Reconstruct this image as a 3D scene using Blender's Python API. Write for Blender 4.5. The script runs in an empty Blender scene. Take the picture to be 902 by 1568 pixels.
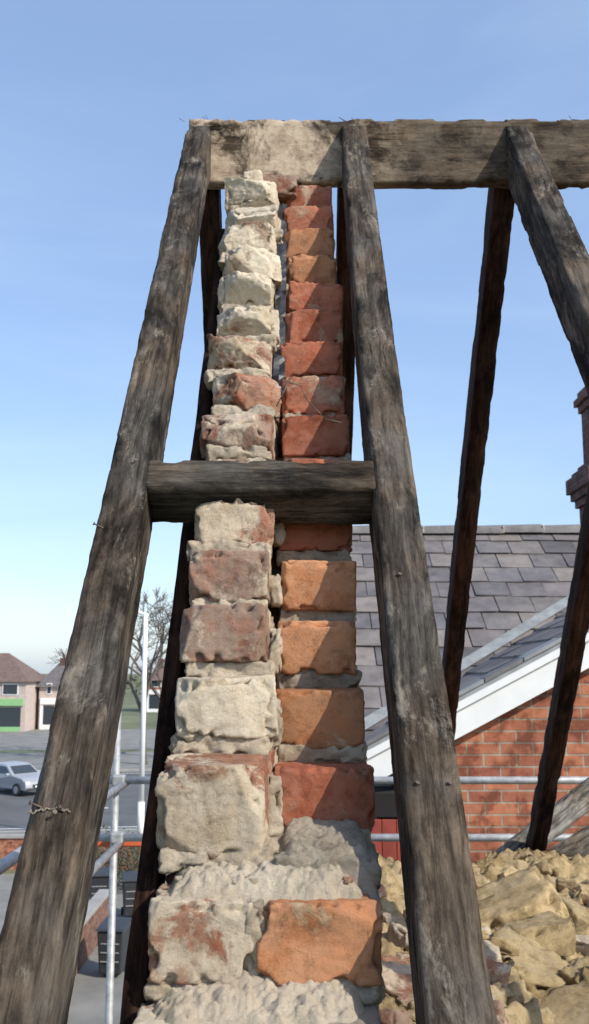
import bpy, bmesh, math, random
from mathutils import Vector, Matrix, noise
random.seed(7)
H=6.5
sc=bpy.context.scene
sc.view_settings.view_transform='Standard'
sc.view_settings.look='None'
sc.view_settings.exposure=0
# ---------------------------------------------------------------- materials
def newmat(name):
    m=bpy.data.materials.new(name); m.use_nodes=True
    nt=m.node_tree; b=nt.nodes['Principled BSDF']
    b.inputs['Roughness'].default_value=0.85
    return m,nt,b
def N(nt,t,**kw):
    n=nt.nodes.new(t)
    for k,v in kw.items():
        if k in n.inputs.keys(): n.inputs[k].default_value=v
        else: setattr(n,k,v)
    return n
def ramp(nt,stops):
    r=nt.nodes.new('ShaderNodeValToRGB'); e=r.color_ramp.elements
    while len(e)<len(stops): e.new(0.5)
    for i,(p,c) in enumerate(stops):
        e[i].position=p; e[i].color=(c[0],c[1],c[2],1) if not isinstance(c,(int,float)) else (c,c,c,1)
    return r
def mixc(nt,fac,a,b,mode='MIX'):
    m=nt.nodes.new('ShaderNodeMix'); m.data_type='RGBA'; m.blend_type=mode
    fa=m.inputs[0]; A=m.inputs[6]; B=m.inputs[7]
    for sock,val in ((fa,fac),(A,a),(B,b)):
        if hasattr(val,'links'): nt.links.new(val,sock)
        elif isinstance(val,(int,float)): sock.default_value=val
        else: sock.default_value=(val[0],val[1],val[2],1)
    return m.outputs[2]
def coords(nt,scale=(1,1,1),obj_rand=True):
    tc=nt.nodes.new('ShaderNodeTexCoord')
    mp=nt.nodes.new('ShaderNodeMapping'); mp.inputs['Scale'].default_value=scale
    if obj_rand:
        oi=nt.nodes.new('ShaderNodeObjectInfo')
        mu=nt.nodes.new('ShaderNodeMath'); mu.operation='MULTIPLY'; mu.inputs[1].default_value=37.0
        nt.links.new(oi.outputs['Random'],mu.inputs[0])
        cb=nt.nodes.new('ShaderNodeCombineXYZ')
        for i in range(3): nt.links.new(mu.outputs[0],cb.inputs[i])
        nt.links.new(cb.outputs[0],mp.inputs['Location'])
    nt.links.new(tc.outputs['Object'],mp.inputs['Vector'])
    return mp.outputs[0]
def noi(nt,vec,scale,detail=6,rough=0.6,dist=0.0):
    n=N(nt,'ShaderNodeTexNoise',Scale=scale,Detail=detail,Roughness=rough,Distortion=dist)
    nt.links.new(vec,n.inputs['Vector']); return n.outputs[0]
def bump(nt,b,h,strength=0.5,dist=0.01,prev=None):
    bn=N(nt,'ShaderNodeBump',Strength=strength,Distance=dist)
    nt.links.new(h,bn.inputs['Height'])
    if prev: nt.links.new(prev,bn.inputs['Normal'])
    nt.links.new(bn.outputs[0],b.inputs['Normal']); return bn.outputs[0]

def mat_plain(name,col,rough=0.8,var=0.15,scale=8,metal=0.0):
    m,nt,b=newmat(name); v=coords(nt)
    n=noi(nt,v,scale)
    r=ramp(nt,[(0.3,[c*(1-var) for c in col]),(0.7,[min(1,c*(1+var)) for c in col])])
    nt.links.new(n,r.inputs[0]); nt.links.new(r.outputs[0],b.inputs['Base Color'])
    b.inputs['Roughness'].default_value=rough; b.inputs['Metallic'].default_value=metal
    bump(nt,b,n,0.15,0.01)
    return m
def mat_rough_brick(name,c1,c2,mort,mlo,mhi,soot=0.5,bmp=0.8,bsc=30,pit=0.8):
    """single weathered brick, with lime mortar residue on it"""
    m,nt,b=newmat(name); v=coords(nt)
    n1=noi(nt,v,13,10,0.70,0.3)
    r1=ramp(nt,[(0.32,c1),(0.5,c2),(0.60,[x*0.75 for x in c1]),(0.72,c2)]); nt.links.new(n1,r1.inputs[0])
    oi=nt.nodes.new('ShaderNodeObjectInfo')
    rr=ramp(nt,[(0.0,0.8),(0.5,1.0),(1.0,1.2)]); nt.links.new(oi.outputs['Random'],rr.inputs[0])
    col=mixc(nt,1.0,r1.outputs[0],rr.outputs[0],'MULTIPLY')
    n3=noi(nt,v,30,12,0.8); r3=ramp(nt,[(0.38,0.25),(0.49,1.0)]); nt.links.new(n3,r3.inputs[0])
    col=mixc(nt,soot,col,r3.outputs[0],'MULTIPLY')
    n7=noi(nt,v,9,6,0.6); r7=ramp(nt,[(0.38,(0.62,0.58,0.55)),(0.52,(1,1,1))]); nt.links.new(n7,r7.inputs[0])
    col=mixc(nt,0.65,col,r7.outputs[0],'MULTIPLY')
    n2=noi(nt,v,7,14,0.70,0.5); r2=ramp(nt,[(mlo,0.0),(mhi,0.97)]); nt.links.new(n2,r2.inputs[0])
    n4=noi(nt,v,55,12,0.85)
    rm=ramp(nt,[(0.34,[x*0.5 for x in mort]),(0.44,[x*0.9 for x in mort]),(0.60,mort)]); nt.links.new(n4,rm.inputs[0])
    n8=noi(nt,v,11,8,0.7); r8=ramp(nt,[(0.38,(0.74,0.68,0.60)),(0.52,(1,1,1))]); nt.links.new(n8,r8.inputs[0])
    mc=mixc(nt,0.8,rm.outputs[0],r8.outputs[0],'MULTIPLY')
    col=mixc(nt,r2.outputs[0],col,mc)
    vo=N(nt,'ShaderNodeTexVoronoi',Scale=170); nt.links.new(v,vo.inputs['Vector'])
    rp_=ramp(nt,[(0.10,0.4),(0.22,1.0)]); nt.links.new(vo.outputs['Distance'],rp_.inputs[0])
    n11=noi(nt,v,40,4,0.6); r11=ramp(nt,[(0.48,0.0),(0.58,0.9)]); nt.links.new(n11,r11.inputs[0])
    pits=mixc(nt,r11.outputs[0],(1,1,1),rp_.outputs[0])
    col=mixc(nt,0.5*pit,col,pits,'MULTIPLY')  # pits darkened in the colour too, as painted recess shade
    nt.links.new(col,b.inputs['Base Color']); b.inputs['Roughness'].default_value=0.98
    b.inputs['Specular IOR Level'].default_value=0.1
    p=bump(nt,b,noi(nt,v,bsc*1.3,15,0.82),bmp,0.016)
    p=bump(nt,b,r2.outputs[0],0.5,0.005,p)
    p=bump(nt,b,pits,0.6*pit,0.003,p)
    bump(nt,b,noi(nt,v,240,5,0.85),0.5,0.003,p)
    return m
def mat_wood(name,dark,light,pale=(0.27,0.235,0.19),palelo=0.55,palehi=0.65,axis=2,leftpale=False):
    m,nt,b=newmat(name)
    s=[80,80,80]; s[axis]=6
    g=coords(nt,tuple(s)); v=coords(nt)
    s2=[18,18,18]; s2[axis]=7; w=coords(nt,tuple(s2))
    n1=noi(nt,g,1.0,10,0.75,0.6)
    r1=ramp(nt,[(0.30,[x*0.4 for x in dark]),(0.43,dark),(0.56,light),(0.72,[x*1.25 for x in light])]); nt.links.new(n1,r1.inputs[0])
    n2=noi(nt,w,0.8,12,0.74,0.4)
    r2=ramp(nt,[(0.38,0.14),(0.47,0.55),(0.60,1.25)]); nt.links.new(n2,r2.inputs[0])
    col=mixc(nt,1.0,r1.outputs[0],r2.outputs[0],'MULTIPLY')
    nb=noi(nt,v,6,6,0.6); rb=ramp(nt,[(0.42,(0.92,0.96,1.0)),(0.60,(1.12,0.99,0.86))]); nt.links.new(nb,rb.inputs[0])
    col=mixc(nt,1.0,col,rb.outputs[0],'MULTIPLY')
    n3=noi(nt,w,1.1,12,0.80,0.4); r3=ramp(nt,[(palelo,0.0),(palehi,0.8)]); nt.links.new(n3,r3.inputs[0])
    col=mixc(nt,r3.outputs[0],col,pale)
    if leftpale:
        tc=nt.nodes.new('ShaderNodeTexCoord'); sp=nt.nodes.new('ShaderNodeSeparateXYZ'); nt.links.new(tc.outputs['Object'],sp.inputs[0])
        mr=N(nt,'ShaderNodeMapRange'); mr.inputs['From Min'].default_value=-1.05; mr.inputs['From Max'].default_value=-0.80
        mr.inputs['To Min'].default_value=1.0; mr.inputs['To Max'].default_value=0.12
        nt.links.new(sp.outputs[0],mr.inputs['Value'])
        n5=noi(nt,v,8,14,0.72,0.3); r5=ramp(nt,[(0.43,0.0),(0.52,0.95)]); nt.links.new(n5,r5.inputs[0])
        mu=nt.nodes.new('ShaderNodeMath'); mu.operation='MULTIPLY'
        nt.links.new(mr.outputs[0],mu.inputs[0]); nt.links.new(r5.outputs[0],mu.inputs[1])
        n12=noi(nt,v,30,10,0.8); r12=ramp(nt,[(0.35,(0.28,0.20,0.14)),(0.58,(0.56,0.45,0.33))]); nt.links.new(n12,r12.inputs[0])
        col=mixc(nt,mu.outputs[0],col,r12.outputs[0])
    vo=N(nt,'ShaderNodeTexVoronoi',Scale=0.7); nt.links.new(w,vo.inputs['Vector'])
    rk=ramp(nt,[(0.08,0.2),(0.18,1.0)]); nt.links.new(vo.outputs['Distance'],rk.inputs[0])
    col=mixc(nt,0.7,col,rk.outputs[0],'MULTIPLY')
    s3=[55,55,55]; s3[axis]=1.5; ck=coords(nt,tuple(s3))
    n9=noi(nt,ck,1.0,3,0.5,0.2); r9=ramp(nt,[(0.485,1.0),(0.5,0.2),(0.515,1.0)]); nt.links.new(n9,r9.inputs[0])
    n10=noi(nt,v,10,3,0.5); r10=ramp(nt,[(0.47,0.0),(0.57,0.9)]); nt.links.new(n10,r10.inputs[0])
    col=mixc(nt,r10.outputs[0],col,mixc(nt,1.0,col,r9.outputs[0],'MULTIPLY'))
    nt.links.new(col,b.inputs['Base Color']); b.inputs['Roughness'].default_value=0.92
    b.inputs['Specular IOR Level'].default_value=0.15
    p=bump(nt,b,n1,0.5,0.003)
    p=bump(nt,b,n3,0.5,0.005,p)
    bump(nt,b,noi(nt,v,80,12,0.82),0.6,0.005,p)
    return m
def mat_wallbrick(name,c1,c2,mort,dirt=0.5):
    m,nt,b=newmat(name)
    tc=nt.nodes.new('ShaderNodeTexCoord'); sp=nt.nodes.new('ShaderNodeSeparateXYZ'); nt.links.new(tc.outputs['Object'],sp.inputs[0])
    ad=nt.nodes.new('ShaderNodeMath'); ad.operation='ADD'; nt.links.new(sp.outputs[0],ad.inputs[0]); nt.links.new(sp.outputs[1],ad.inputs[1])
    cb=nt.nodes.new('ShaderNodeCombineXYZ'); nt.links.new(ad.outputs[0],cb.inputs[0]); nt.links.new(sp.outputs[2],cb.inputs[1])
    bt=nt.nodes.new('ShaderNodeTexBrick'); nt.links.new(cb.outputs[0],bt.inputs['Vector'])
    bt.inputs['Scale'].default_value=1; bt.inputs['Brick Width'].default_value=0.235; bt.inputs['Row Height'].default_value=0.082
    bt.inputs['Mortar Size'].default_value=0.007; bt.inputs['Mortar Smooth'].default_value=0.3
    bt.inputs['Color1'].default_value=(*c1,1); bt.inputs['Color2'].default_value=(*c2,1); bt.inputs['Mortar'].default_value=(*mort,1)
    v=coords(nt,obj_rand=False)
    n=noi(nt,v,2.2,9,0.7); r=ramp(nt,[(0.35,0.45),(0.6,1.1)]); nt.links.new(n,r.inputs[0])
    n2=noi(nt,v,25,6,0.7); r2=ramp(nt,[(0.3,0.6),(0.65,1.15)]); nt.links.new(n2,r2.inputs[0])
    c=mixc(nt,dirt,bt.outputs[0],r.outputs[0],'MULTIPLY'); c=mixc(nt,0.6,c,r2.outputs[0],'MULTIPLY')
    n6=noi(nt,v,7,4,0.6); r6=ramp(nt,[(0.42,(0.5,0.45,0.45)),(0.5,(1,1,1)),(0.62,(1.15,1.35,1.4))]); nt.links.new(n6,r6.inputs[0])
    c=mixc(nt,0.85,c,r6.outputs[0],'MULTIPLY')
    nt.links.new(c,b.inputs['Base Color']); b.inputs['Roughness'].default_value=0.93
    inv=nt.nodes.new('ShaderNodeMath'); inv.operation='SUBTRACT'; inv.inputs[0].default_value=1; nt.links.new(bt.outputs['Fac'],inv.inputs[1])
    p=bump(nt,b,inv.outputs[0],0.7,0.008); bump(nt,b,n2,0.3,0.005,p)
    return m
def mat_island(name,cols,rough=0.55):
    m,nt,b=newmat(name)
    g=nt.nodes.new('ShaderNodeNewGeometry')
    r=ramp(nt,[(i/(len(cols)-1),c) for i,c in enumerate(cols)]); nt.links.new(g.outputs['Random Per Island'],r.inputs[0])
    v=coords(nt,obj_rand=False); n=noi(nt,v,5,8,0.7); r2=ramp(nt,[(0.3,0.5),(0.65,1.2)]); nt.links.new(n,r2.inputs[0])
    c=mixc(nt,0.8,r.outputs[0],r2.outputs[0],'MULTIPLY')
    n3=noi(nt,v,1.1,8,0.7); r3=ramp(nt,[(0.5,0.0),(0.62,0.55)]); nt.links.new(n3,r3.inputs[0])
    c=mixc(nt,r3.outputs[0],c,(0.23,0.205,0.185))
    nt.links.new(c,b.inputs['Base Color']); b.inputs['Roughness'].default_value=rough
    bump(nt,b,noi(nt,v,40,6,0.7),0.3,0.004)
    return m

M_left=mat_rough_brick('broken_brick',(0.50,0.18,0.10),(0.46,0.27,0.185),(0.80,0.675,0.51),0.46,0.51)
M_left_pale=mat_rough_brick('limewashed_brick',(0.50,0.28,0.19),(0.56,0.42,0.31),(0.86,0.745,0.575),0.40,0.46)
M_left_grey=mat_rough_brick('sooty_brick',(0.47,0.20,0.125),(0.45,0.33,0.255),(0.78,0.65,0.49),0.48,0.54)
M_right=mat_rough_brick('orange_brick',(0.58,0.25,0.115),(0.48,0.245,0.135),(0.60,0.47,0.32),0.57,0.64,0.5,0.45,30,0.5)
M_right_d=mat_rough_brick('red_brick',(0.47,0.145,0.08),(0.42,0.175,0.11),(0.56,0.42,0.30),0.56,0.63,0.5,0.45,30,0.5)
M_mortar=mat_rough_brick('lime_mortar',(0.62,0.52,0.39),(0.72,0.61,0.465),(0.80,0.69,0.53),0.4,0.6,0.2,0.9,40)
M_gmortar=mat_rough_brick('grey_mortar',(0.48,0.41,0.32),(0.55,0.475,0.375),(0.64,0.55,0.43),0.5,0.65,0.3,0.9,40)
M_stone=mat_rough_brick('sandstone_rubble',(0.52,0.385,0.20),(0.56,0.43,0.245),(0.52,0.42,0.275),0.5,0.62,0.6,0.9,20)
M_wood=mat_wood('weathered_timber',(0.050,0.042,0.034),(0.118,0.100,0.083))
M_wood2=mat_wood('noggin_timber',(0.046,0.039,0.031),(0.104,0.088,0.070),axis=0,palelo=0.60,palehi=0.76)
M_ridge=mat_wood('ridge_timber',(0.055,0.042,0.031),(0.12,0.092,0.068),axis=0,palelo=0.62,palehi=0.78,leftpale=True)
M_woodred=mat_wood('dark_timber',(0.035,0.018,0.013),(0.070,0.036,0.025),pale=(0.10,0.06,0.042),palelo=0.7,palehi=0.85)
M_board=mat_wood('grey_board',(0.13,0.115,0.10),(0.26,0.24,0.21),axis=2)
M_house=mat_wallbrick('neighbour_brick',(0.45,0.155,0.08),(0.30,0.095,0.055),(0.32,0.26,0.19))
M_core=mat_wallbrick('gable_wall_brick',(0.24,0.10,0.06),(0.17,0.075,0.05),(0.20,0.17,0.14))
M_slate=mat_island('roof_slate',[(0.085,0.080,0.085),(0.165,0.143,0.14),(0.12,0.113,0.118),(0.21,0.18,0.16),(0.10,0.095,0.10)],0.6)  # random slate tones, which also paint in the roof's sun-shadow patches
M_slatebase=mat_plain('roof_underlay',(0.05,0.05,0.055))
M_ridgetile=mat_plain('ridge_tile',(0.15,0.14,0.135),0.8,0.35,6)
M_white=mat_plain('white_paint',(0.76,0.76,0.75),0.45,0.06,5)
M_steel=mat_plain('galvanised_tube',(0.36,0.365,0.365),0.55,0.3,20,0.3)
M_red=mat_plain('red_paint',(0.26,0.045,0.03),0.6,0.25,5)
M_orange=mat_plain('orange_barrier',(0.62,0.13,0.05),0.6,0.1)
M_black=mat_plain('black_plastic',(0.03,0.032,0.035),0.5,0.2)
M_dark=mat_plain('soffit_shade',(0.012,0.010,0.010),0.9)  # near-black colour standing in for shade under the neighbour's eaves
M_nail=mat_plain('rusty_nail',(0.12,0.085,0.065),0.6,0.3,60,0.3)
M_lead=mat_plain('lead_flashing',(0.24,0.25,0.25),0.6,0.3,6)
M_glass=mat_plain('window_glass',(0.04,0.05,0.06),0.08,0.1)
M_carpaint=mat_plain('silver_car_paint',(0.45,0.46,0.48),0.3,0.03,3,0.4)
M_tyre=mat_plain('tyre_rubber',(0.02,0.02,0.02))
M_bark=mat_plain('bark',(0.11,0.09,0.075),0.9,0.3,10)
M_render=mat_plain('pale_render',(0.46,0.38,0.34),0.9,0.12,2)
M_green=mat_plain('green_shopfront',(0.24,0.46,0.20),0.6,0.1)
M_rooft=mat_plain('brown_roof_tiles',(0.145,0.10,0.085),0.9,0.3,3)
M_roofg=mat_plain('grey_roof_tiles',(0.13,0.115,0.115),0.9,0.3,3)
M_chim=mat_wallbrick('chimney_brick',(0.17,0.06,0.05),(0.12,0.05,0.045),(0.15,0.12,0.10),0.6)
M_asphalt=mat_plain('asphalt',(0.10,0.10,0.10),0.9,0.25,0.5)
M_pave=mat_plain('concrete_paving',(0.20,0.195,0.18),0.9,0.25,0.8)
M_kerb=mat_plain('kerb_stone',(0.30,0.29,0.27),0.9,0.15,2)
M_ground=mat_plain('ground_earth_grass',(0.13,0.14,0.07),0.95,0.35,0.15)
M_paint=mat_plain('road_paint',(0.7,0.7,0.68),0.7,0.1,2)
M_hedge=mat_plain('hedge_foliage',(0.07,0.08,0.045),0.95,0.4,0.6)
M_plastic=mat_plain('blue_black_membrane',(0.02,0.022,0.03),0.5,0.3,30)
# ---------------------------------------------------------------- helpers
COL=sc.collection
def link(o,parent=None):
    COL.objects.link(o)
    if parent: o.parent=parent
    return o
def empty(name,loc=(0,0,0)):
    e=bpy.data.objects.new(name,None); COL.objects.link(e); e.empty_display_size=0.2
    return e
def mesh_obj(name,verts,faces,mat,parent=None,smooth=False,mw=None):
    me=bpy.data.meshes.new(name); me.from_pydata([tuple(v) for v in verts],[],faces); me.update()
    if mat: me.materials.append(mat)
    if smooth:
        for p in me.polygons: p.use_smooth=True
    o=bpy.data.objects.new(name,me); link(o,parent)
    if mw is not None: o.matrix_world=mw
    return o
def surf_grid(nx,ny,nz):
    key={}; vs=[]; fs=[]
    def vid(i,j,k):
        if (i,j,k) not in key:
            key[(i,j,k)]=len(vs); vs.append((i/nx-.5,j/ny-.5,k/nz-.5))
        return key[(i,j,k)]
    for i in range(nx):
        for j in range(ny):
            fs.append((vid(i,j,0),vid(i,j+1,0),vid(i+1,j+1,0),vid(i+1,j,0)))
            fs.append((vid(i,j,nz),vid(i+1,j,nz),vid(i+1,j+1,nz),vid(i,j+1,nz)))
    for i in range(nx):
        for k in range(nz):
            fs.append((vid(i,0,k),vid(i+1,0,k),vid(i+1,0,k+1),vid(i,0,k+1)))
            fs.append((vid(i,ny,k),vid(i,ny,k+1),vid(i+1,ny,k+1),vid(i+1,ny,k)))
    for j in range(ny):
        for k in range(nz):
            fs.append((vid(0,j,k),vid(0,j,k+1),vid(0,j+1,k+1),vid(0,j+1,k)))
            fs.append((vid(nx,j,k),vid(nx,j+1,k),vid(nx,j+1,k+1),vid(nx,j,k+1)))
    return vs,fs
def rough_box(name,size,mat,parent=None,loc=(0,0,0),mw=None,res=0.006,rnd=0.006,amp=0.004,freq=18,seed=None,fn=None,smooth=True,chip=0.0,chipw=0.02,chipf=30,fine=0.0,finef=95,cuts=0,cutd=0.02):
    """cuts: random oblique fracture planes that shear pieces off the front corners"""
    if seed is None: seed=random.random()*100
    n=[max(1,min(260,int(s/res))) for s in size]
    vs,fs=surf_grid(*n)
    off=Vector((seed,seed*1.7,seed*0.6)); out=[]
    hx=[s/2 for s in size]
    planes=[]
    for c in range(cuts):
        sx=random.choice((-1,1)); sz=random.choice((-1,1))
        nv=Vector((sx*random.uniform(.1,1.0),-random.uniform(.5,1.0),sz*random.uniform(.1,1.0))) .normalized()
        corner=Vector((hx[0]*(1 if nv.x>0 else -1),-hx[1],hx[2]*(1 if nv.z>0 else -1)))
        planes.append((nv,nv.dot(corner)-random.uniform(.4,1.0)*cutd))
    for v in vs:
        p=Vector((v[0]*size[0],v[1]*size[1],v[2]*size[2]))
        q=Vector([max(-(hx[a]-rnd),min(hx[a]-rnd,p[a])) for a in range(3)])
        d=p-q; p0=p
        if d.length>1e-6:
            nd=d.normalized()
            if d.length>rnd: p=q+nd*rnd
        else: nd=Vector((0,0,1))
        s=p0+off
        for (nv,dd) in planes:
            ex=nv.dot(p)-dd
            if ex>0: p=p-nv*ex
        p2=p+noise.noise_vector(s*freq)*amp+noise.noise_vector(s*freq*2.9)*amp*0.4
        if fine>0:
            p2+=nd*(noise.noise(s*finef)+0.6*noise.noise(s*finef*2.3))*fine
        if chip>0:
            e=sorted([hx[a]-abs(p0[a]) for a in range(3)])
            ed=max(0.0,1-e[1]/chipw)
            c=max(0.0,noise.noise(s*chipf)+0.5*noise.noise(s*chipf*2.5)-0.02)
            if ed>0 and c>0:
                qq=Vector([max(-(hx[a]-chipw*1.3),min(hx[a]-chipw*1.3,p0[a])) for a in range(3)])
                p2+=(qq-p0)*min(1.0,c*chip)*ed
        if fn: p2=fn(p2,p)
        out.append(p2)
    o=mesh_obj(name,out,fs,mat,parent,smooth)
    if mw is not None: o.matrix_world=mw
    else: o.location=loc
    return o
def box(name,x0,x1,y0,y1,z0,z1,mat,parent=None,bev=0.0):
    vs=[(x0,y0,z0),(x1,y0,z0),(x1,y1,z0),(x0,y1,z0),(x0,y0,z1),(x1,y0,z1),(x1,y1,z1),(x0,y1,z1)]
    fs=[(0,3,2,1),(4,5,6,7),(0,1,5,4),(1,2,6,5),(2,3,7,6),(3,0,4,7)]
    o=mesh_obj(name,vs,fs,mat,parent)
    if bev>0:
        m=o.modifiers.new('bevel','BEVEL'); m.width=bev; m.segments=2
    return o
def tube(name,a,b,r,mat,parent=None,seg=16,r2=None):
    a=Vector(a); b=Vector(b); d=b-a; q=d.to_track_quat('Z','Y'); r2=r if r2 is None else r2
    vs=[];fs=[]
    for i in range(seg):
        t=2*math.pi*i/seg; c=Vector((math.cos(t),math.sin(t),0))
        vs.append(a+q@(c*r)); vs.append(b+q@(c*r2))
    for i in range(seg):
        j=(i+1)%seg; fs.append((2*i,2*j,2*j+1,2*i+1))
    fs.append(tuple(2*i for i in range(seg))[::-1]); fs.append(tuple(2*i+1 for i in range(seg)))
    o=mesh_obj(name,vs,fs,mat,parent)
    for p in o.data.polygons[:seg]: p.use_smooth=True
    return o
# ---------------------------------------------------------------- roof timbers
PITCH=math.radians(51); cs,sn=math.cos(PITCH),math.sin(PITCH)
YR=2.31; ZR=1.37+H
def timber_matrix(x,Y,Z,back=False):
    if not back: X=Vector((1,0,0)); Yv=Vector((0,sn,-cs)); Zv=Vector((0,cs,sn))
    else: X=Vector((-1,0,0)); Yv=Vector((0,-sn,-cs)); Zv=Vector((0,-cs,sn))
    m=Matrix((X,Yv,Zv)).transposed().to_4x4(); m.translation=(x,Y,Z); return m
def rafter(x,w,d,L,back=False,mat=M_wood,res=0.012,bow=0.003,lean=0.0):
    ph=random.uniform(0,6)
    def fn(p2,p):
        t=(p.z-(L/2-0.15))/0.15
        if t>0: p2.z-= (p.y+d/2)*math.tan(PITCH)*min(1,t)
        p2.x+=bow*math.sin(p.z*2.1+ph)+lean*(L/2-p.z)
        return p2
    sgn=-1 if not back else 1
    y0=YR if not back else YR+0.035
    Yc=y0+sgn*cs*L/2; Zc=ZR-sn*L/2
    inn=Vector((0,sn*(1 if not back else -1),-cs))*d/2
    return rough_box('rafter',(w,d,L),mat,None,mw=timber_matrix(x,Yc+inn.y,Zc+inn.z,back),res=res,rnd=0.003,amp=0.0010,freq=12,fn=fn,chip=0.9,chipw=0.007,chipf=13,fine=0.0007,finef=60)
LF=2.95
rafter(-0.240,0.062,0.088,LF,res=0.0075,lean=-0.0075)
rafter(0.150,0.063,0.100,LF,res=0.0075)
rafter(0.568,0.062,0.100,LF,res=0.0075)
rafter(0.98,0.062,0.100,LF)
rafter(1.40,0.062,0.100,LF)
LB=3.7
for x in (-0.225,0.140,0.539,0.935,1.36): rafter(x,0.056,0.09,LB,True,M_woodred,res=0.016)
rough_box('ridge_board',(2.75,0.035,0.176),M_ridge,None,loc=(-0.270+1.375,YR+0.0175,H+1.388-0.088),res=0.010,rnd=0.003,amp=0.002,freq=9,chip=1.2,chipw=0.010,chipf=15,fine=0.0008,finef=50)
def slopept(Y,perp):
    return Vector((0,Y+sn*perp, H-1.483+1.235*Y-cs*perp))
c=slopept(1.414+0.0325*cs,0.0375)
rough_box('timber_noggin',(0.342,0.075,0.065),M_wood2,None,mw=timber_matrix(-0.051,c.y,c.z),res=0.006,rnd=0.003,amp=0.001,freq=14,chip=1.0,chipw=0.008,chipf=18,fine=0.0005,finef=60)
c=slopept(1.35,0.15)
rough_box('wall_side_rafter',(0.024,0.08,2.35),M_woodred,None,mw=timber_matrix(-0.166,c.y,c.z),res=0.015,rnd=0.003,amp=0.002,freq=9)
rough_box('wall_plate',(2.6,0.1,0.075),M_wood2,None,loc=(1.0,0.50,H-1.05),res=0.03,rnd=0.004,amp=0.003,freq=9)
def nail(Y,x,ln=0.02,tilt=(0,0)):
    p=slopept(Y,0); n=Vector((0,-sn,cs)); d=(n+Vector((tilt[0],tilt[1],0))).normalized()
    p.x=x
    e=empty('roofing_nail')
    tube('shank',p-d*0.01,p+d*ln,0.0010,M_nail,e,8)
    tube('head',p+d*ln,p+d*(ln+0.0012),0.0026,M_nail,e,10)
for (Y,x,ln,t) in [(1.075,-0.258,0.012,(0.5,0.1)),(1.08,-0.242,0.010,(-0.9,0.2)),(1.083,-0.27,0.014,(-1.1,-.1)),(1.45,-0.242,.006,(.3,.2)),(1.68,0.150,0.008,(-.3,0)),(1.30,0.139,.004,(.2,.1)),(1.10,0.168,.003,(.2,.4)),
      (1.10,0.133,.003,(.2,.4)),(1.98,-0.245,.008,(.2,.4)),(2.28,-0.252,.010,(.2,.4)),(2.28,.142,.010,(.4,.2)),(2.27,.165,.010,(-.4,.2)),(2.24,.57,.010,(-.4,.2)),(1.78,-.255,.008,(-.9,.1)),(1.36,-.270,.012,(-1.4,.1))]:
    nail(Y,x,ln,t)
tw=empty('twine_scrap'); pr=None
for i in range(30):
    t=i/29; p=slopept(1.078+0.004*noise.noise(Vector((i*.45,0,0)))+.003*math.sin(t*3),0); p.x=-0.282+0.045*t+.004*noise.noise(Vector((i*.8,4,0))); p=p+Vector((0,-sn,cs))*(0.002+0.004*abs(noise.noise(Vector((i*.5,9,0)))))
    if pr is not None: tube('strand',pr,p,0.0008,M_gmortar,tw,6)
    pr=p
deb=empty('mortar_debris')
for i in range(34):
    x=random.uniform(-0.25,1.2); s=random.uniform(0.003,0.008)
    rough_box('fleck',(s*1.8,s,s),M_gmortar if i%3==0 else M_wood,deb,loc=(x,YR+0.012,H+1.388),res=s/4,rnd=s/4,amp=s*0.3,freq=80)
for i in range(8):
    x=random.choice([-.262,-.218,.13,.17,.56,.72]); 
    a=Vector((x+random.uniform(-.02,.02),YR+.01,H+1.386)); tube('splinter',a,a+Vector((random.uniform(-.02,.02),0,random.uniform(.008,.018))),.0007,M_nail,deb,5)
# ---------------------------------------------------------------- gable wall
wall=empty('brick_gable_wall')
def yplane(Z,c): return (Z+c)/1.235
tops=[-0.0986+0.088*i for i in range(0,15)]
XL0,XL1=-0.152,-0.030; XR0,XR1=-0.024,0.093
lm=[M_left,M_left_pale,M_left_grey,M_left_grey,M_left,M_left_pale,M_left_grey,M_left,M_left_grey,M_left_pale,M_left_pale,M_left_pale,M_left_pale,M_left_pale,M_left_pale]
def crumbly(name,sz,mat,loc,hi=True,a=0.004):
    rough_box(name,sz,mat,wall,loc=loc,res=0.0034 if hi else .005,rnd=0.004,amp=a,freq=34,chip=1.6,chipw=0.010,chipf=44,fine=0.0022,finef=110)
for i,zt in enumerate(tops):
    if zt>1.14: break
    zb=zt-0.074
    if i==0: zb=zt-0.102
    y=yplane((zt+zb)/2,1.540)
    if i==5: y=1.545
    up=i>=5
    jit=random.uniform(-0.016,0.014) if up else random.uniform(-.007,.007)
    x0=XL0+random.uniform(-0.006,0.010)-(0.006 if up else 0); x1=XL1+random.uniform(-0.008,0.005)-(0.006 if up else 0)
    w=x1-x0; ln=0.24
    o=rough_box('header_brick_outer',(w,ln,zt-zb),lm[i],wall,loc=((x0+x1)/2,y+ln/2+jit,H+(zt+zb)/2),res=0.0034,rnd=0.003,
      amp=0.0035 if up else 0.0025,freq=26,chip=2.0,chipw=0.013,chipf=42,fine=0.0018 if up else 0.0014,finef=120,cuts=9 if up else 6,cutd=0.040 if up else 0.022)
    o.rotation_euler=(random.uniform(-.07,.07),random.uniform(-.05,.05),random.uniform(-.18,.18) if up else random.uniform(-.08,.08))
    crumbly('bed_mortar',(w*random.uniform(.90,1.03),0.2,0.026),M_mortar,((x0+x1)/2+random.uniform(-.004,.004),y+0.1+random.uniform(-0.003,0.005),H+zb-0.007),True,0.007)
rough_box('cap_stone',(0.045,0.05,0.035),M_left_pale,wall,loc=(-0.098,2.20,H+1.160),res=0.003,rnd=0.003,amp=0.003,freq=30,chip=1.5,chipw=.01,fine=.001,cuts=5,cutd=.012)
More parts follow.
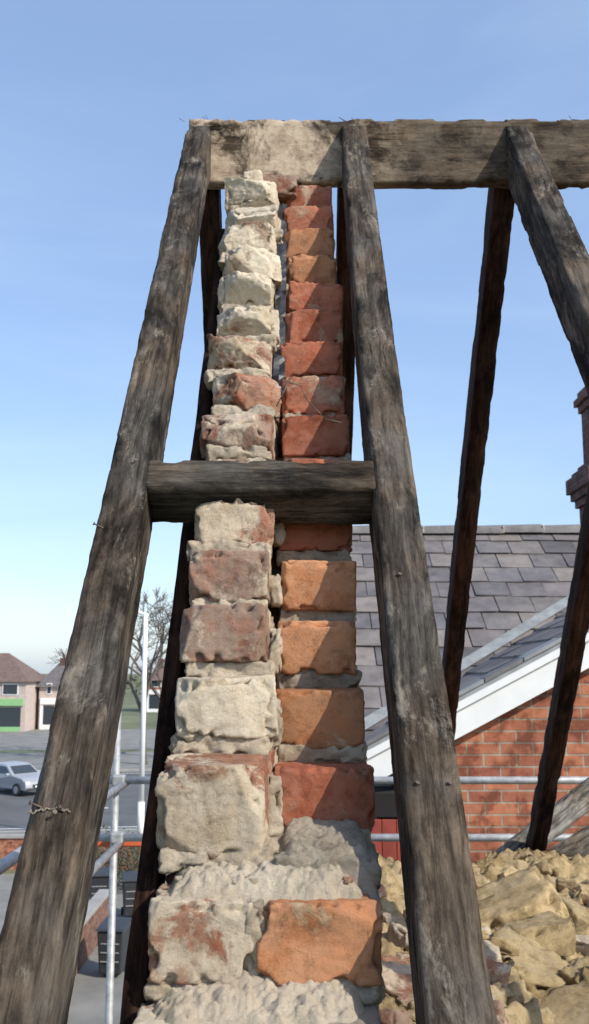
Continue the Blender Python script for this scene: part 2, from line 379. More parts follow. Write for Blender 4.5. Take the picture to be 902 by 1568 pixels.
rough_box('cap_lump',(0.10,0.10,0.05),M_left_grey,wall,loc=(-0.045,2.27,H+1.165),res=0.004,rnd=0.005,amp=0.005,freq=25,chip=1.5,chipw=.012,fine=.001,cuts=5,cutd=.02)
# right column
P=0.0925; zt=0.160-P*3
while zt<1.235:
    zb=zt-0.073; y=yplane((zt+zb)/2,1.645)
    x0=XR0+random.uniform(-0.004,0.004)+(0.004 if zt>.3 else 0); x1=XR1+random.uniform(-0.006,0.004)
    mt=M_right if (zt<0.2 and zt>-.1) or 0.9<zt<1.0 else M_right_d
    o=rough_box('header_brick_inner',(x1-x0,0.23,zt-zb),mt,wall,loc=((x0+x1)/2,y+0.115+random.uniform(-.007,.005),H+(zt+zb)/2),res=0.0036,rnd=0.002,amp=0.0012,freq=18,chip=1.8,chipw=0.010,chipf=42,fine=0.0008,finef=120,cuts=3,cutd=.014)
    o.rotation_euler=(random.uniform(-.03,.03),random.uniform(-.03,.03),random.uniform(-.06,.06))
    crumbly('bed_mortar',(0.114,0.2,0.028),M_gmortar if random.random()<.3 else M_mortar,((x0+x1)/2,y+0.1025+random.uniform(-0.002,0.004),H+zb-0.010),True,.006)
    zt+=P
z=-0.20
while z<1.12:
    yf=yplane(z+0.03,1.66)+0.06; yb=2*2.33-yf
    if yb-yf>0.05:
        rough_box('wall_core',(0.208,yb-yf,0.087),M_core,wall,loc=(-0.032,(yf+yb)/2,H+z-0.0),res=0.03,rnd=0.003,amp=0.006,freq=12)
    z+=0.088
for i in range(5):
    z=-0.16+i*0.092
    crumbly('slot_mortar',(0.020,0.12,0.05+random.uniform(-.02,.03)),M_mortar,(-0.027,yplane(z,1.60)+0.085,H+z),True,.006)
vs=[];fs=[]
for i in range(60):
    z=0.5+i*0.0105; 
    for j in range(3):
        vs.append((-0.040+j*0.011,yplane(z,1.60)+0.03*abs(noise.noise(Vector((z*22,j*3.1,0))))+.03,H+z))
for i in range(59):
    for j in range(2): b=i*3+j; fs.append((b,b+1,b+4,b+3))
mesh_obj('membrane',vs,fs,M_plastic,wall)
zt=-0.236; yy=1.055
for kc in range(4):
    zb=zt-0.080
    x=-0.150-0.006*kc
    parts=[(x,x+0.107,M_left),(x+0.112,x+0.240,M_right)] if kc%2==0 else [(x,x+.16,M_left_pale),(x+.165,x+.24,M_gmortar)]
    for (a,b_,mm) in parts:
        rough_box('stretcher_brick',(b_-a,0.20,0.08),mm,wall,loc=((a+b_)/2,yy+0.10+random.uniform(-.003,.003),H+(zt+zb)/2),res=0.0032,rnd=0.003,amp=0.0025,freq=16,chip=1.8,chipw=0.012,chipf=38,fine=0.0013,finef=120,cuts=4,cutd=.013)
    crumbly('joint_mortar',(0.022,0.19,0.078),M_mortar,(parts[0][1]+.0025,yy+0.0965,H+(zt+zb)/2),True,.005)
    crumbly('bed_mortar',(0.240,0.22,0.028),M_mortar,(x+.120,yy+0.113,H+zb-0.010),True,.007)
    rough_box('backing_brick',(0.234,1.6,0.09),M_core,wall,loc=(x+.119,yy+1.04,H+(zt+zb)/2),res=0.03,rnd=0.004,amp=0.006,freq=12)
    zt-=0.100; yy-=0.070
def heap(name,sx,sy,h,mat,loc,res=0.0022,ramp_=0.0):
    """bed of old mortar: height field, rising to the back, edges sunk into what it lies on"""
    nx,ny=int(sx/res),int(sy/res); vs=[];fs=[]; sd=random.random()*50
    for j in range(ny+1):
        for i in range(nx+1):
            u=i/nx*2-1; v=j/ny*2-1
            q=Vector((i*res+sd,j*res,sd))
            e=max(0,1-abs(u)**8)*max(0,1-max(0,-v+0.14*noise.noise(q*40))**6)
            rid=abs(noise.noise(q*38))
            z=h*e*(0.8+0.5*noise.noise(q*18)+0.55*rid+0.38*noise.noise(q*90)+0.25*noise.noise(q*220))-0.03*(1-e)+ramp_*max(0,(v+1)/2)*e
            vs.append((u*sx/2,v*sy/2,z))
    for j in range(ny):
        for i in range(nx): b=j*(nx+1)+i; fs.append((b,b+1,b+nx+2,b+nx+1))
    o=mesh_obj(name,vs,fs,mat,wall,True); o.location=loc; return o
heap('mortar_shelf',0.232,0.16,0.014,M_mortar,(-0.030,1.139,H-0.239),ramp_=0.04)
heap('mortar_shelf',0.116,0.14,0.012,M_gmortar,(0.034,1.165,H-0.214),ramp_=0.03)
crumbly('bed_mortar',(0.116,0.18,0.03),M_gmortar,(0.034,1.200,H-0.218),True,.006)
heap('mortar_shelf',0.236,0.16,0.016,M_mortar,(-0.036,1.070,H-0.340),ramp_=.03)
for i in range(16):
    s=random.uniform(0.003,0.009)
    rough_box('mortar_crumb',(s*1.5,s,s*0.8),random.choice([M_mortar,M_left]),wall,loc=(random.uniform(-0.13,0.080),random.uniform(1.085,1.12),H-.222),res=s/5,rnd=s/6,amp=s*0.2,freq=90,cuts=3,cutd=s*.3)
rough_box('wall_base',(0.235,3.3,5.85),M_core,wall,loc=(-0.030,0.86+1.65,5.85/2),res=0.12,rnd=0.004,amp=0.004,freq=4)
pts=[(-0.03,1.575,.43),(-.01,1.57,.47),(0.01,1.57,.465),(.02,1.565,.44),(.05,1.56,.405),(.078,1.565,.40)]
for a,b in zip(pts[:-1],pts[1:]): tube('wire',(a[0],a[1],a[2]+H),(b[0],b[1],b[2]+H),0.0009,M_nail,wall,6)
fw=empty('house_front_wall')
rough_box('brickwork',(2.5,0.23,5.4),M_core,fw,loc=(1.345,0.50,2.7),res=0.15,rnd=0.004,amp=0.003,freq=4)
# ---------------------------------------------------------------- rubble wall lower right
rub=empty('stone_rubble_wall')
def pileh(x,y):
    base=-0.66-0.16*(3.0-y)
    if x<0.5: base=-0.50-(x)*0.25
    return base-0.06+0.05*noise.noise(Vector((x*4,y*4,1.3)))
for i in range(300):
    big=random.random()<.14
    x=random.uniform(0.14,2.0); y=random.uniform(2.1,3.4) if x>0.42 else random.uniform(1.7,2.6)
    w=random.uniform(.14,.26) if big and x>.42 else random.uniform(.02,.11); d=w*random.uniform(.5,.9); h=w*random.uniform(.4,.65)
    mt=random.choice([M_stone]*6+[M_mortar]) if x>.42 else random.choice([M_left,M_gmortar,M_left_grey,M_stone,M_stone])
    o=rough_box('rubble_stone',(w,d,h),mt,rub,loc=(x,y,H+pileh(x,y)+random.uniform(-.01,.03)),res=max(.004,w/22),rnd=0.004,amp=0.006,freq=12,chip=1.6,chipw=w*.12,chipf=22,fine=0.003,finef=60,cuts=8,cutd=w*.22)
    o.rotation_euler=(random.uniform(-.4,.4),random.uniform(-.4,.4),random.uniform(-.8,.8))
def basefn(p2,p):
    if p.z>0:
        q=p*1.0
        p2.z=pileh(p.x+1.1,p.y+2.6)+ (6.5-2.85) -0.005+0.04*noise.noise(q*9)+.03*noise.noise(q*24)+.016*noise.noise(q*55)
    return p2
rough_box('rubble_core',(2.0,1.7,5.7),M_stone,rub,loc=(1.1,2.6,2.85),res=0.010,rnd=0.01,amp=0.004,freq=7,fn=basefn)
def plank(name,a,b,w,t,mat,parent=None,roll=0.0):
    a=Vector(a);b=Vector(b);d=(b-a); q=d.to_track_quat('Z','Y'); mw=q.to_matrix().to_4x4()@Matrix.Rotation(roll,4,'Z'); mw.translation=(a+b)/2
    return rough_box(name,(w,t,d.length),mat,parent,mw=mw,res=0.02,rnd=0.004,amp=0.003,freq=8,chip=1.0,chipw=.01,fine=.001)
plank('roof_board',(0.62,3.9,H-0.86),(1.60,4.3,H-0.26),0.10,0.04,M_board,roll=1.3)
plank('roof_board',(0.66,4.1,H-0.98),(1.75,4.3,H-0.42),0.10,0.04,M_board,roll=1.3)
plank('roof_board',(0.60,3.9,H-1.02),(1.9,4.0,H-0.60),0.10,0.04,M_wood,roll=1.3)
plank('roof_board',(0.70,3.6,H-0.98),(1.6,3.7,H-0.74),0.09,0.03,M_board,roll=1.1)
rough_box('brickwork',(2.4,0.23,5.5),M_core,empty('house_rear_wall'),loc=(1.3,4.35,2.72),res=0.15,rnd=0.004,amp=0.003,freq=4)
# ---------------------------------------------------------------- scaffolding
scf=empty('scaffolding'); R=0.0242
yb=6.5
tube('ledger_top',(-1.25,yb,H-0.705),(4.2,yb,H-0.705),R,M_steel,scf)
tube('ledger_low',(-1.25,yb,H-1.06),(4.2,yb,H-1.06),R,M_steel,scf)
for x in (-1.16,4.0): tube('standard',(x,yb+.05,0),(x,yb+.05,H+0.02),R,M_steel,scf)
tube('side_rail',(-1.10,1.6,H-0.73),(-1.10,yb+.2,H-0.73),R,M_steel,scf)
tube('side_rail_low',(-1.12,1.6,H-1.10),(-1.12,yb+.2,H-1.10),R,M_steel,scf)
tube('brace',(-1.19,3.0,H-1.9),(-1.19,6.4,H-0.60),R,M_steel,scf)
tube('standard',(-1.16,3.1,0),(-1.16,3.1,H-0.66),R,M_steel,scf)
for (x,y,z) in [(-1.13,yb,-0.705),(-1.13,yb,-1.06),(-1.12,3.1,-0.73),(-1.10,5.6,-.73)]:
    box('coupler',x-.04,x+.04,y-.04,y+.04,H+z-.035,H+z+.035,M_steel,scf,0.012)
box('toe_board',-1.34,-0.3,yb+.08,yb+.11,H-1.13,H-1.07,M_orange,scf,0.004)
# ---------------------------------------------------------------- neighbouring house
nh=empty('brick_house')
def slates(name,o0,ud,vd,W,L,parent,sw=0.30,g=0.29):
    ud=Vector(ud).normalized(); vd=Vector(vd).normalized(); nn=ud.cross(vd).normalized(); o0=Vector(o0)
    if nn.z<0: nn=-nn
    vs=[];fs=[]
    rows=int(L/g)
    for r in range(rows+1):
        off=(r%2)*sw/2; cN=int(W/sw)+1
        for c in range(-1,cN+1):
            a=max(0,c*sw+off+0.005+random.uniform(-.003,.003)); b=min(W,(c+1)*sw+off-0.004)
            if b-a<0.03: continue
            v0=r*g+random.uniform(-.012,.012); v1=min(L,v0+g*1.5)
            if v1-v0<.05: continue
            t=random.uniform(0.018,0.032); j=random.uniform(-.006,.006)
            base=len(vs)
            for (uu,vv,h) in ((a,v0,t+j),(b,v0+random.uniform(-.008,.008),t-j),(b,v1,0.004),(a,v1,0.004)):
                vs.append(o0+ud*uu+vd*vv+nn*h)
            for (uu,vv,h) in ((a,v0,t+j-.010),(b,v0,t-j-.010)):
                vs.append(o0+ud*uu+vd*vv+nn*h)
            fs.append((base,base+1,base+2,base+3)); fs.append((base+4,base+5,base+1,base))
    ob=mesh_obj(name,vs,fs,M_slate,parent)
    q=[o0-nn*.004,o0+ud*W-nn*.004,o0+ud*W+vd*L-nn*.004,o0+vd*L-nn*.004]
    mesh_obj(name+'_underlay',q,[(0,1,2,3)],M_slatebase,parent)
    return ob
Yr,Zr=11.0,H+1.54; a35=math.atan(0.70)
XN0,XN1=-0.35,8.5; Ye=7.35
slates('main_roof_slates',(XN0,Ye,Zr-0.70*(Yr-Ye)),(1,0,0),(0,math.cos(a35),math.sin(a35)),XN1-XN0,(Yr-Ye)/math.cos(a35),nh,0.36,0.30)
mesh_obj('rear_roof_slope',[(XN0,Yr,Zr),(XN1,Yr,Zr),(XN1,Yr+3.65,Zr-2.55),(XN0,Yr+3.65,Zr-2.55)],[(0,1,2,3)],M_slatebase,nh)
x=XN0
while x<XN1:
    vs=[];fs=[];n=8; dz=random.uniform(-.010,.010)
    for e,xx in enumerate((x,x+0.44)):
        for i in range(n+1):
            t=math.pi*i/n; rr=0.10+(0.012 if e==1 else 0)
            vs.append((xx,Yr-math.cos(t)*rr*1.15,Zr-0.03+dz+math.sin(t)*rr))
    for i in range(n): fs.append((i,i+1,n+2+i,n+1+i))
    mesh_obj('ridge_tile',vs,fs,M_ridgetile,nh,True)
    box('ridge_joint',x+.435,x+.455,Yr-.12,Yr+.12,Zr-.03,Zr+.055+dz,M_gmortar,nh,.01); x+=0.45
Zeave=Zr-0.70*(Yr-Ye)
box('front_wall',XN0+.15,XN1-.1,7.6,7.82,0,Zeave-0.02,M_house,nh)
box('rear_wall',XN0+.15,XN1-.1,14.2,14.4,0,Zeave-0.02,M_house,nh)
mesh_obj('side_gable_wall',[(XN0+.15,7.6,0),(XN0+.15,14.4,0),(XN0+.15,14.4,Zeave),(XN0+.15,11,Zr-.12),(XN0+.15,7.6,Zeave)],[(0,1,2,3,4)],M_house,nh)
mesh_obj('side_gable_wall_far',[(XN1-.1,7.6,0),(XN1-.1,14.4,0),(XN1-.1,14.4,Zeave),(XN1-.1,11,Zr-.12),(XN1-.1,7.6,Zeave)],[(4,3,2,1,0)],M_house,nh)
box('gutter',XN0,0.6,Ye-.12,Ye,Zeave-.10,Zeave-.02,M_white,nh,0.02)
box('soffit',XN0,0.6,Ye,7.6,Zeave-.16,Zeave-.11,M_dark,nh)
yg=7.0; sl=0.518
def zg(x): return H-0.56+sl*(x-0.54)
xa=3.0; xr=2*xa-0.54; xl=0.50
pg=[(0.92,yg+.12,0),(xr-.35,yg+.12,0),(xr-.35,yg+.12,zg(0.92)-.1),(xa,yg+.12,zg(xa)-.1),(0.92,yg+.12,zg(0.92)-.1)]
mesh_obj('gable_brickwork',pg,[(0,1,2,3,4)],M_house,nh)
mesh_obj('gable_cheek',[(0.92,yg+.12,0),(0.92,yg+.12,zg(.92)-.1),(0.92,7.6,zg(.92)-.1),(0.92,7.6,0)],[(0,1,2,3)],M_house,nh)
def strip(name,x0,x1,za,zb,y0,y1,mat):
    v=[]
    for y in (y0,y1):
        v+= [(x0,y,zg(x0)-zb),(x1,y,zg(x1)-zb),(x1,y,zg(x1)-za),(x0,y,zg(x0)-za)]
    f=[(0,1,2,3),(7,6,5,4),(0,4,5,1),(1,5,6,2),(2,6,7,3),(3,7,4,0)]
    return mesh_obj(name,v,f,mat,nh)
strip('barge_board',xl,xa,0.0,0.225,yg,yg+.03,M_white)
strip('barge_capping',xl,xa,-0.02,0.035,yg-.03,yg-.001,M_white)
strip('verge_soffit',xl,xa,0.195,0.225,yg+.03,yg+.118,M_white)
strip('verge_mortar',xl,xa,-0.055,-0.0,yg+.0,yg+.14,M_lead)
x=xl
while x<xa:
    strip('verge_tile',x,min(xa,x+.27),-0.085,-0.057,yg-.02,yg+.2,M_ridgetile if int(x*10)%2 else M_lead); x+=.28
def mir(x): return 2*xa-x
def gable_back(x): return (zg(x)-H+6.16)/0.70
mesh_obj('gable_roof_left',[(xl,yg+.05,zg(xl)+.01),(xa,yg+.05,zg(xa)+.01),(xa,gable_back(xa)+.1,zg(xa)+.01),(xl,gable_back(xl)+.1,zg(xl)+.01)],[(0,1,2,3)],M_slatebase,nh)
fs=[];vs=[]
g=.28; r=0; xx=xl
while xx<xa-.05:
    y=yg+.2+(r%2)*.15; yend=gable_back(xx)
    while y<yend:
        y2=min(y+.29,yend+.1); x2=min(xa,xx+g*1.4); t=random.uniform(.03,.04); b=len(vs)
        vs+= [(xx,y,zg(xx)+t),(xx,y2,zg(xx)+t),(x2,y2,zg(x2)+.016),(x2,y,zg(x2)+.016),(xx,y,zg(xx)+t-.012),(xx,y2,zg(xx)+t-.012)]
        fs+= [(b,b+3,b+2,b+1),(b,b+1,b+5,b+4)]
        y+=.30
    xx+=g*.9; r+=1
mesh_obj('gable_slates',vs,fs,M_slate,nh)
mesh_obj('gable_roof_right',[(xa,yg+.05,zg(xa)+.01),(mir(xl),yg+.05,zg(xl)+.01),(mir(xl),gable_back(xl)+.1,zg(xl)+.01),(xa,gable_back(xa)+.1,zg(xa)+.01)],[(0,1,2,3)],M_slate,nh)
vv=[]
for x in (xl,xa):
    y=gable_back(x); vv.append(Vector((x,y,zg(x))))
d=Vector((-0.07,0.09,0.045))
mesh_obj('lead_valley',[vv[0]+d*0.2+Vector((0,0,.05)),vv[1]+d*0.2+Vector((0,0,.05)),vv[1]+d*1.2+Vector((0,0,.055)),vv[0]+d*1.2+Vector((0,0,.055))],[(0,1,2,3)],M_lead,nh)
box('soffit_shadow_block',0.35,0.915,7.1,7.55,H-1.02,H-0.86,M_dark,nh)  # solid near-black block added as the soffit's shadow band
for i in range(6):
    box('red_boarding',0.30+i*.102,0.30+i*.102+.098,7.05,7.08,H-2.4,H-1.03,M_red,nh,.004)
ch=empty('chimney_stack'); cx0=3.46; cy=11.4
def cb(n,x0,z0,z1,mat=M_chim): 
    e=cx0-x0
    box(n,x0,4.5+e,cy-.35-e,cy+.35+e,H+z0,H+z1,mat,ch,0.008)
cb('shaft',cx0,0.9,1.93)
for i,(dx,z0) in enumerate([(-.04,1.93),(-.08,2.02),(-.12,2.11),(-.12,2.20),(-.06,2.29),(-.0,2.36)]): cb('corbel_%d'%i,cx0+dx,z0,z0+(.09 if i<4 else .07))
cb('upper_shaft',cx0+.06,2.43,3.10)
for i,(dx,z0) in enumerate([(.03,3.10),(-.01,3.19),(.03,3.28)]): cb('crown_%d'%i,cx0+dx,z0,z0+.085)
for i in range(2):
    tube('pot_%d'%i,(3.85+i*.45,cy,H+3.36),(3.85+i*.45,cy,H+3.8),.13,M_red,ch,16,.10)
# ---------------------------------------------------------------- ground, road
def sheet(name,pts,z,mat): 
    return mesh_obj(name,[(x,y,z) for x,y in pts],[tuple(range(len(pts)))],mat)
sheet('ground',[(-900,-300),(900,-300),(900,1500),(-900,1500)],0,M_ground)
ro=math.radians(6)
def rp(x,y): return (x*math.cos(ro)-(y-50)*math.sin(ro)-0, 50+x*math.sin(ro)+(y-50)*math.cos(ro))
def rrect(n,x0,x1,y0,y1,z,m): return sheet(n,[rp(x0,y0),rp(x1,y0),rp(x1,y1),rp(x0,y1)],z,m)
rrect('road',-150,150,42,66,0.004,M_asphalt)
rrect('pavement',-150,150,66.3,80,0.12,M_pave)
rrect('forecourt_paving',-150,60,84,112,0.008,M_pave)
rrect('pavement',-150,150,36,41.7,0.12,M_pave)
rrect('yard_paving',-40,20,8,34,0.006,M_pave)
def rbox(n,x0,x1,y0,y1,z0,z1,mat,par=None):
    p=[rp(x0,y0),rp(x1,y0),rp(x1,y1),rp(x0,y1)]
    vs=[(a,b,z0) for a,b in p]+[(a,b,z1) for a,b in p]
    return mesh_obj(n,vs,[(0,3,2,1),(4,5,6,7),(0,1,5,4),(1,2,6,5),(2,3,7,6),(3,0,4,7)],mat,par)
rbox('kerb',-150,150,66,66.3,0,0.13,M_kerb); rbox('kerb',-150,150,41.7,42,0,0.13,M_kerb)
mk=empty('road_markings')
xx=-60
while xx<60:
    o=rrect('dash',xx,xx+3,49.0,49.25,0.008,M_paint); o.parent=mk; xx+=6
for y in (43.2,64.8):
    o=rrect('edge_line',-150,150,y,y+.15,0.008,M_paint); o.parent=mk
gw=empty('low_garden_wall')
box('brickwork',-4.9,-4.7,14,26,0,0.9,M_core,gw); box('coping',-4.95,-4.65,13.95,26.05,0.902,1.0,M_kerb,gw,.01)
gw2=empty('low_garden_wall')
box('brickwork',-14,-4.95,33.6,33.8,0,1.0,M_house,gw2); box('coping',-14,-4.9,33.55,33.85,1.002,1.1,M_kerb,gw2,.01)
def wheelie(x,y,rot):
    e=empty('wheelie_bin'); 
    vs=[(-.24,-.28,.08),(.24,-.28,.08),(.24,.28,.08),(-.24,.28,.08),(-.29,-.36,.98),(.29,-.36,.98),(.29,.36,.98),(-.29,.36,.98)]
    b=mesh_obj('body',vs,[(0,3,2,1),(4,5,6,7),(0,1,5,4),(1,2,6,5),(2,3,7,6),(3,0,4,7)],M_black,e); mod=b.modifiers.new('b','BEVEL'); mod.width=.03
    vs=[(-.31,-.40,.985),(.31,-.40,.985),(.31,.40,1.04),(-.31,.40,1.04),(-.29,-.36,1.03),(.29,-.36,1.03),(.29,.36,1.10),(-.29,.36,1.10)]
    mesh_obj('lid',vs,[(0,3,2,1),(4,5,6,7),(0,1,5,4),(1,2,6,5),(2,3,7,6),(3,0,4,7)],M_black,e)
    tube('handle',(-.26,.43,1.0),(.26,.43,1.0),.018,M_black,e)
    for s in (-.27,.27): tube('wheel',(s-.03,.30,.1),(s+.03,.30,.1),.1,M_tyre,e,16)
    for i in range(3): box('rib_%d'%i,-.2,.2,-.345,-.335,.35+i*.18,.37+i*.18,M_kerb,e)
    e.location=(x,y,0.006); e.rotation_euler=(0,0,rot)
wheelie(-4.3,27.4,0.2); wheelie(-3.9,22.4,-0.1); wheelie(-5.3,28,0.1)
def shrub(x,y,r,h):
    e=empty('shrub'); vs=[];fs=[]
    for i in range(1400):
        a=random.uniform(0,6.283); rr=r*math.sqrt(random.random()); z=random.uniform(.1,1)*h*(1.1-.5*(rr/r)**2)+.1*math.sin(a*3); s=.06
        p=Vector((x+rr*math.cos(a),y+rr*math.sin(a),z)); b=len(vs)
        for _ in range(3): vs.append(p+Vector([random.uniform(-s,s) for _ in range(3)]))
        fs.append((b,b+1,b+2))
    mesh_obj('leaves',vs,fs,M_hedge,e)
    for i in range(6):
        a=i; tube('stem',(x,y,0),(x+r*.6*math.cos(a),y+r*.6*math.sin(a),h*.8),.02,M_bark,e,6)
shrub(-5.6,31.5,.9,1.6); shrub(-6.9,31.8,.8,1.3); shrub(-4.7,30.5,.8,1.5)
sl_=empty('street_lamp'); lx,ly=-5.75,38.0
tube('base_column',(lx,ly,0.12),(lx,ly,1.6),.13,M_white,sl_,14)
tube('column',(lx,ly,1.6),(lx,ly,8.65),.105,M_white,sl_,14,.085)
tube('arm',(lx,ly,8.6),(lx-.45,ly,8.72),.055,M_white,sl_,10)
rough_box('lantern',(0.42,0.22,0.13),M_steel,sl_,loc=(lx-.5,ly,8.70),res=.05,rnd=.04,amp=0.0,freq=1)
def tree(x,y,h,seed,sp=0.6):
    rnd=random.Random(seed); e=empty('bare_tree'); vs=[];fs=[]
    def seg(a,b,r0,r1,n=5):
        d=b-a; q=d.to_track_quat('Z','Y'); base=len(vs)
        for i in range(n):
            t=2*math.pi*i/n; c=Vector((math.cos(t),math.sin(t),0)); vs.append(a+q@(c*r0)); vs.append(b+q@(c*r1))
        for i in range(n):
            j=(i+1)%n; fs.append((base+2*i,base+2*j,base+2*j+1,base+2*i+1))
    def grow(p,d,l,r,dep):
        if dep==0: return
        q=p
        for s in range(2):
            d2=(d+Vector([rnd.uniform(-.16,.16) for _ in range(3)])+Vector((0,0,.04))).normalized()
            q2=q+d2*l/2; seg(q,q2,r*(1-.15*s),r*(.85-.15*s),5 if dep>3 else 3); q=q2; d=d2
        for c in range(3 if dep>1 else 4):
            ax=Vector([rnd.uniform(-1,1) for _ in range(3)]).normalized()
            nd=(d+ax*sp*1.2).normalized()
            grow(q,nd,l*rnd.uniform(.66,.82),max(.018,r*.58),dep-1)
    grow(Vector((x,y,0)),Vector((0,0,1)),h*.26,h*.020,7)
    mesh_obj('trunk_and_limbs',vs,fs,M_bark,e)
tree(-10.2,68.5,13.6,3); tree(-9.3,74,13.8,11); tree(-19,140,10,5); tree(14,150,12,8)
def car(x,y,rot,paint):
    e=empty('parked_car')
    prof=[(-2.05,.35),(-2.12,.55),(-2.10,.92),(-1.98,1.0),(-1.55,1.46),(-1.2,1.53),(-.1,1.54),(.25,1.47),(.95,1.03),(1.75,.90),(2.05,.72),(2.10,.45),(2.02,.30)]
    hw=.88; vs=[];fs=[];n=len(prof)
    for s in (-1,1):
        for (px,pz) in prof:
            w=hw if pz<1.02 else hw-.17*(pz-1.0)/.54
            if px>1.9 or px<-2.0: w-=.06
            vs.append((px,s*w,pz))
    for i in range(n):
        j=(i+1)%n; fs.append((i,j,n+j,n+i))
    fs.append(tuple(range(n))[::-1]); fs.append(tuple(range(n,2*n)))
    b=mesh_obj('body',vs,fs,paint,e); mo=b.modifiers.new('b','BEVEL'); mo.width=.05; mo.segments=3
    def quad(nm,pts,mat): mesh_obj(nm,pts,[(0,1,2,3)],mat,e)
    quad('windscreen',[(.90,-.72,1.085),(.90,.72,1.085),(.33,.62,1.445),(.33,-.62,1.445)],M_glass)
    quad('rear_screen',[(-1.93,-.70,1.075),(-1.93,.70,1.075),(-1.60,.63,1.43),(-1.60,-.63,1.43)],M_glass)
    for s in (-1,1):
        for nm,a in (('rear_window',[(-1.6,1.06),(-.45,1.06),(-.45,1.44),(-1.35,1.42)]),('front_window',[(-.38,1.06),(.72,1.06),(.2,1.41),(-.38,1.44)])):
            quad(nm,[(p,s*(hw-.17*(z-1.0)/.54+.012),z) for p,z in a],M_glass)
        for wx in (-1.3,1.32):
            tube('wheel',(wx,s*.70,.32),(wx,s*.90,.32),.32,M_tyre,e,20); tube('hub',(wx,s*.90,.32),(wx,s*.91,.32),.2,M_steel,e,12)
        box('headlight',2.0,2.08,s*.70-.13,s*.70+.13,.62,.76,M_white,e,.02)
        box('tail_light',-2.13,-2.05,s*.72-.1,s*.72+.1,.78,.95,M_red,e,.02)
        box('mirror',.55,.68,s*.95-.09,s*.95+.09,1.0,1.12,paint,e,.02)
    box('grille',2.06,2.11,-.4,.4,.45,.60,M_black,e); box('bumper',2.0,2.12,-.75,.75,.32,.42,M_black,e,.02)
    box('number_plate',2.115,2.125,-.26,.26,.44,.54,M_white,e)
    e.location=(x,y,.006); e.rotation_euler=(0,0,rot); 
car(-14.9,54,math.radians(-40),M_carpaint); car(-24,60,math.radians(6),M_glass)
def hiproof(name,x0,x1,y0,y1,z0,z1,mat,par,ov=.4):
    x0-=ov;x1+=ov;y0-=ov;y1+=ov; m=(y0+y1)/2; i=min((x1-x0)*.3,(y1-y0)*.45)
    vs=[(x0,y0,z0),(x1,y0,z0),(x1,y1,z0),(x0,y1,z0),(x0+i,m,z1),(x1-i,m,z1)]
    mesh_obj(name,vs,[(0,1,5,4),(1,2,5),(2,3,4,5),(3,0,4),(0,3,2,1)],mat,par)
def shop(x0,x1,y0,mat,fmat,rmat,eave=5.2,rid=8.3,name='shop_building'):
    e=empty(name); y1=y0+9
    box('walls',x0,x1,y0,y1,0,eave,mat,e); hiproof('roof',x0,x1,y0,y1,eave,rid,rmat,e)
    box('fascia_sign',x0+.2,x1-.2,y0-.25,y0-.003,2.7,3.4,fmat,e)
    n=max(2,int((x1-x0)/2.6)); w=(x1-x0-.6)/n
    for i in range(n):
        a=x0+.3+i*w
        box('shop_window',a+.15,a+w-.15,y0-.06,y0-.003,.5 if i%2==0 else .05,2.5,M_glass,e)
        box('stall_riser',a+.15,a+w-.15,y0-.10,y0-.062,.0,.5,fmat,e)
        box('pilaster',a-.12,a+.22,y0-.16,y0-.003,0,2.7,fmat,e)
        box('upper_frame',a+.5,a+w-.5,y0-.06,y0-.003,3.8,5.0,M_white,e); box('upper_pane',a+.6,a+w-.6,y0-.08,y0-.062,3.9,4.9,M_glass,e)
    box('chimney',x0+1.2,x0+2.0,y0+4,y0+4.8,rid-1.5,rid+.6,M_chim,e,.02)
    tube('chimney_pot',(x0+1.6,y0+4.4,rid+.6),(x0+1.6,y0+4.4,rid+1.0),.15,M_red,e)
shop(-40,-28.6,106,M_render,M_green,M_rooft); shop(-28.2,-24.4,110,M_render,M_white,M_roofg,4.6,7.2)
shop(-60,-41,108,M_house,M_white,M_roofg)
for i,(a,b) in enumerate([(-75,-62),(-23,-12),(-10,2),(4,16),(18,30)]): shop(a,b,150+i*4,M_house if i%2 else M_render,M_white,M_rooft if i%2 else M_roofg,4.8,7.6,'terraced_house')
vs=[];fs=[]
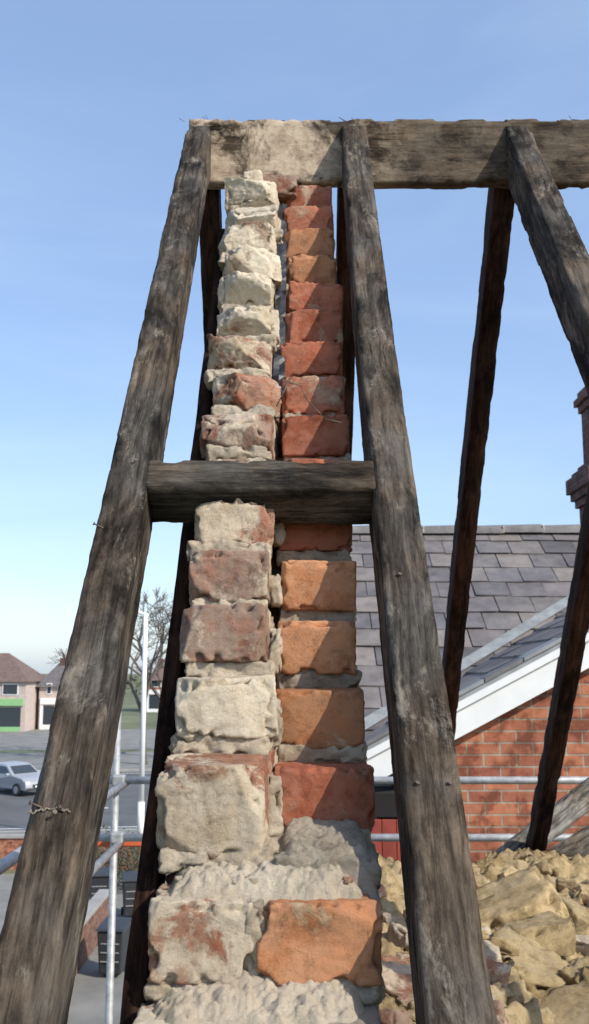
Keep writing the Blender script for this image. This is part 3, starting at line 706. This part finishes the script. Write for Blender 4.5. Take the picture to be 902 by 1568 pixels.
for i in range(9000):
    x=random.uniform(-260,260); y=random.uniform(240,262); h=3.2+2.2*noise.noise(Vector((x*.03,0,0)))+1.4*noise.noise(Vector((x*.15,3,0)))
    z=random.uniform(0,1)**.7*(h+1.5); s=random.uniform(.3,.9); b=len(vs)
    for _ in range(3): vs.append((x+random.uniform(-s,s),y+random.uniform(-s,s),z+random.uniform(-s,s)))
    fs.append((b,b+1,b+2))
mesh_obj('distant_trees',vs,fs,M_hedge)
# ---------------------------------------------------------------- light
EL=math.radians(37); AZ=math.radians(53)
to=Vector((math.sin(AZ)*math.cos(EL),-math.cos(AZ)*math.cos(EL),math.sin(EL)))
sd=bpy.data.lights.new('sun','SUN'); sd.energy=5.0; sd.angle=math.radians(0.5); sd.color=(1.0,0.94,0.83)
so=bpy.data.objects.new('sun',sd); COL.objects.link(so); so.rotation_euler=to.to_track_quat('Z','Y').to_euler(); so.location=(5,-8,20)
w=bpy.data.worlds.new('World'); sc.world=w; w.use_nodes=True; nt=w.node_tree
bg=nt.nodes['Background']; sky=nt.nodes.new('ShaderNodeTexSky'); sky.sky_type='NISHITA'; sky.sun_disc=False
sky.sun_elevation=EL; sky.sun_rotation=math.pi-AZ; sky.air_density=1.0; sky.dust_density=1.0; sky.ozone_density=1.5
tc=nt.nodes.new('ShaderNodeTexCoord'); mp=nt.nodes.new('ShaderNodeMapping'); mp.inputs['Scale'].default_value=(1.2,1.2,4.5); mp.inputs['Rotation'].default_value=(0.3,0.5,0)
nt.links.new(tc.outputs['Generated'],mp.inputs[0])
cn=noi(nt,mp.outputs[0],1.6,7,0.55,0.6); cr=ramp(nt,[(0.4,(1.30,1.90,3.15)),(0.75,(2.0,2.6,3.6))]); nt.links.new(cn,cr.inputs[0])
c=mixc(nt,1.0,sky.outputs[0],cr.outputs[0],'ADD')
nt.links.new(c,bg.inputs[0]); bg.inputs[1].default_value=0.13
# ---------------------------------------------------------------- camera
cd=bpy.data.cameras.new('camera'); cam=bpy.data.objects.new('camera',cd); COL.objects.link(cam)
cam.location=(0,0,H); cam.rotation_euler=(math.radians(90+9.13),0,0)
cd.sensor_fit='VERTICAL'; cd.sensor_height=24; cd.lens=24*1500/1568; cd.clip_start=0.03; cd.clip_end=3000
cd.dof.use_dof=True; cd.dof.focus_distance=1.4; cd.dof.aperture_fstop=11
sc.camera=cam
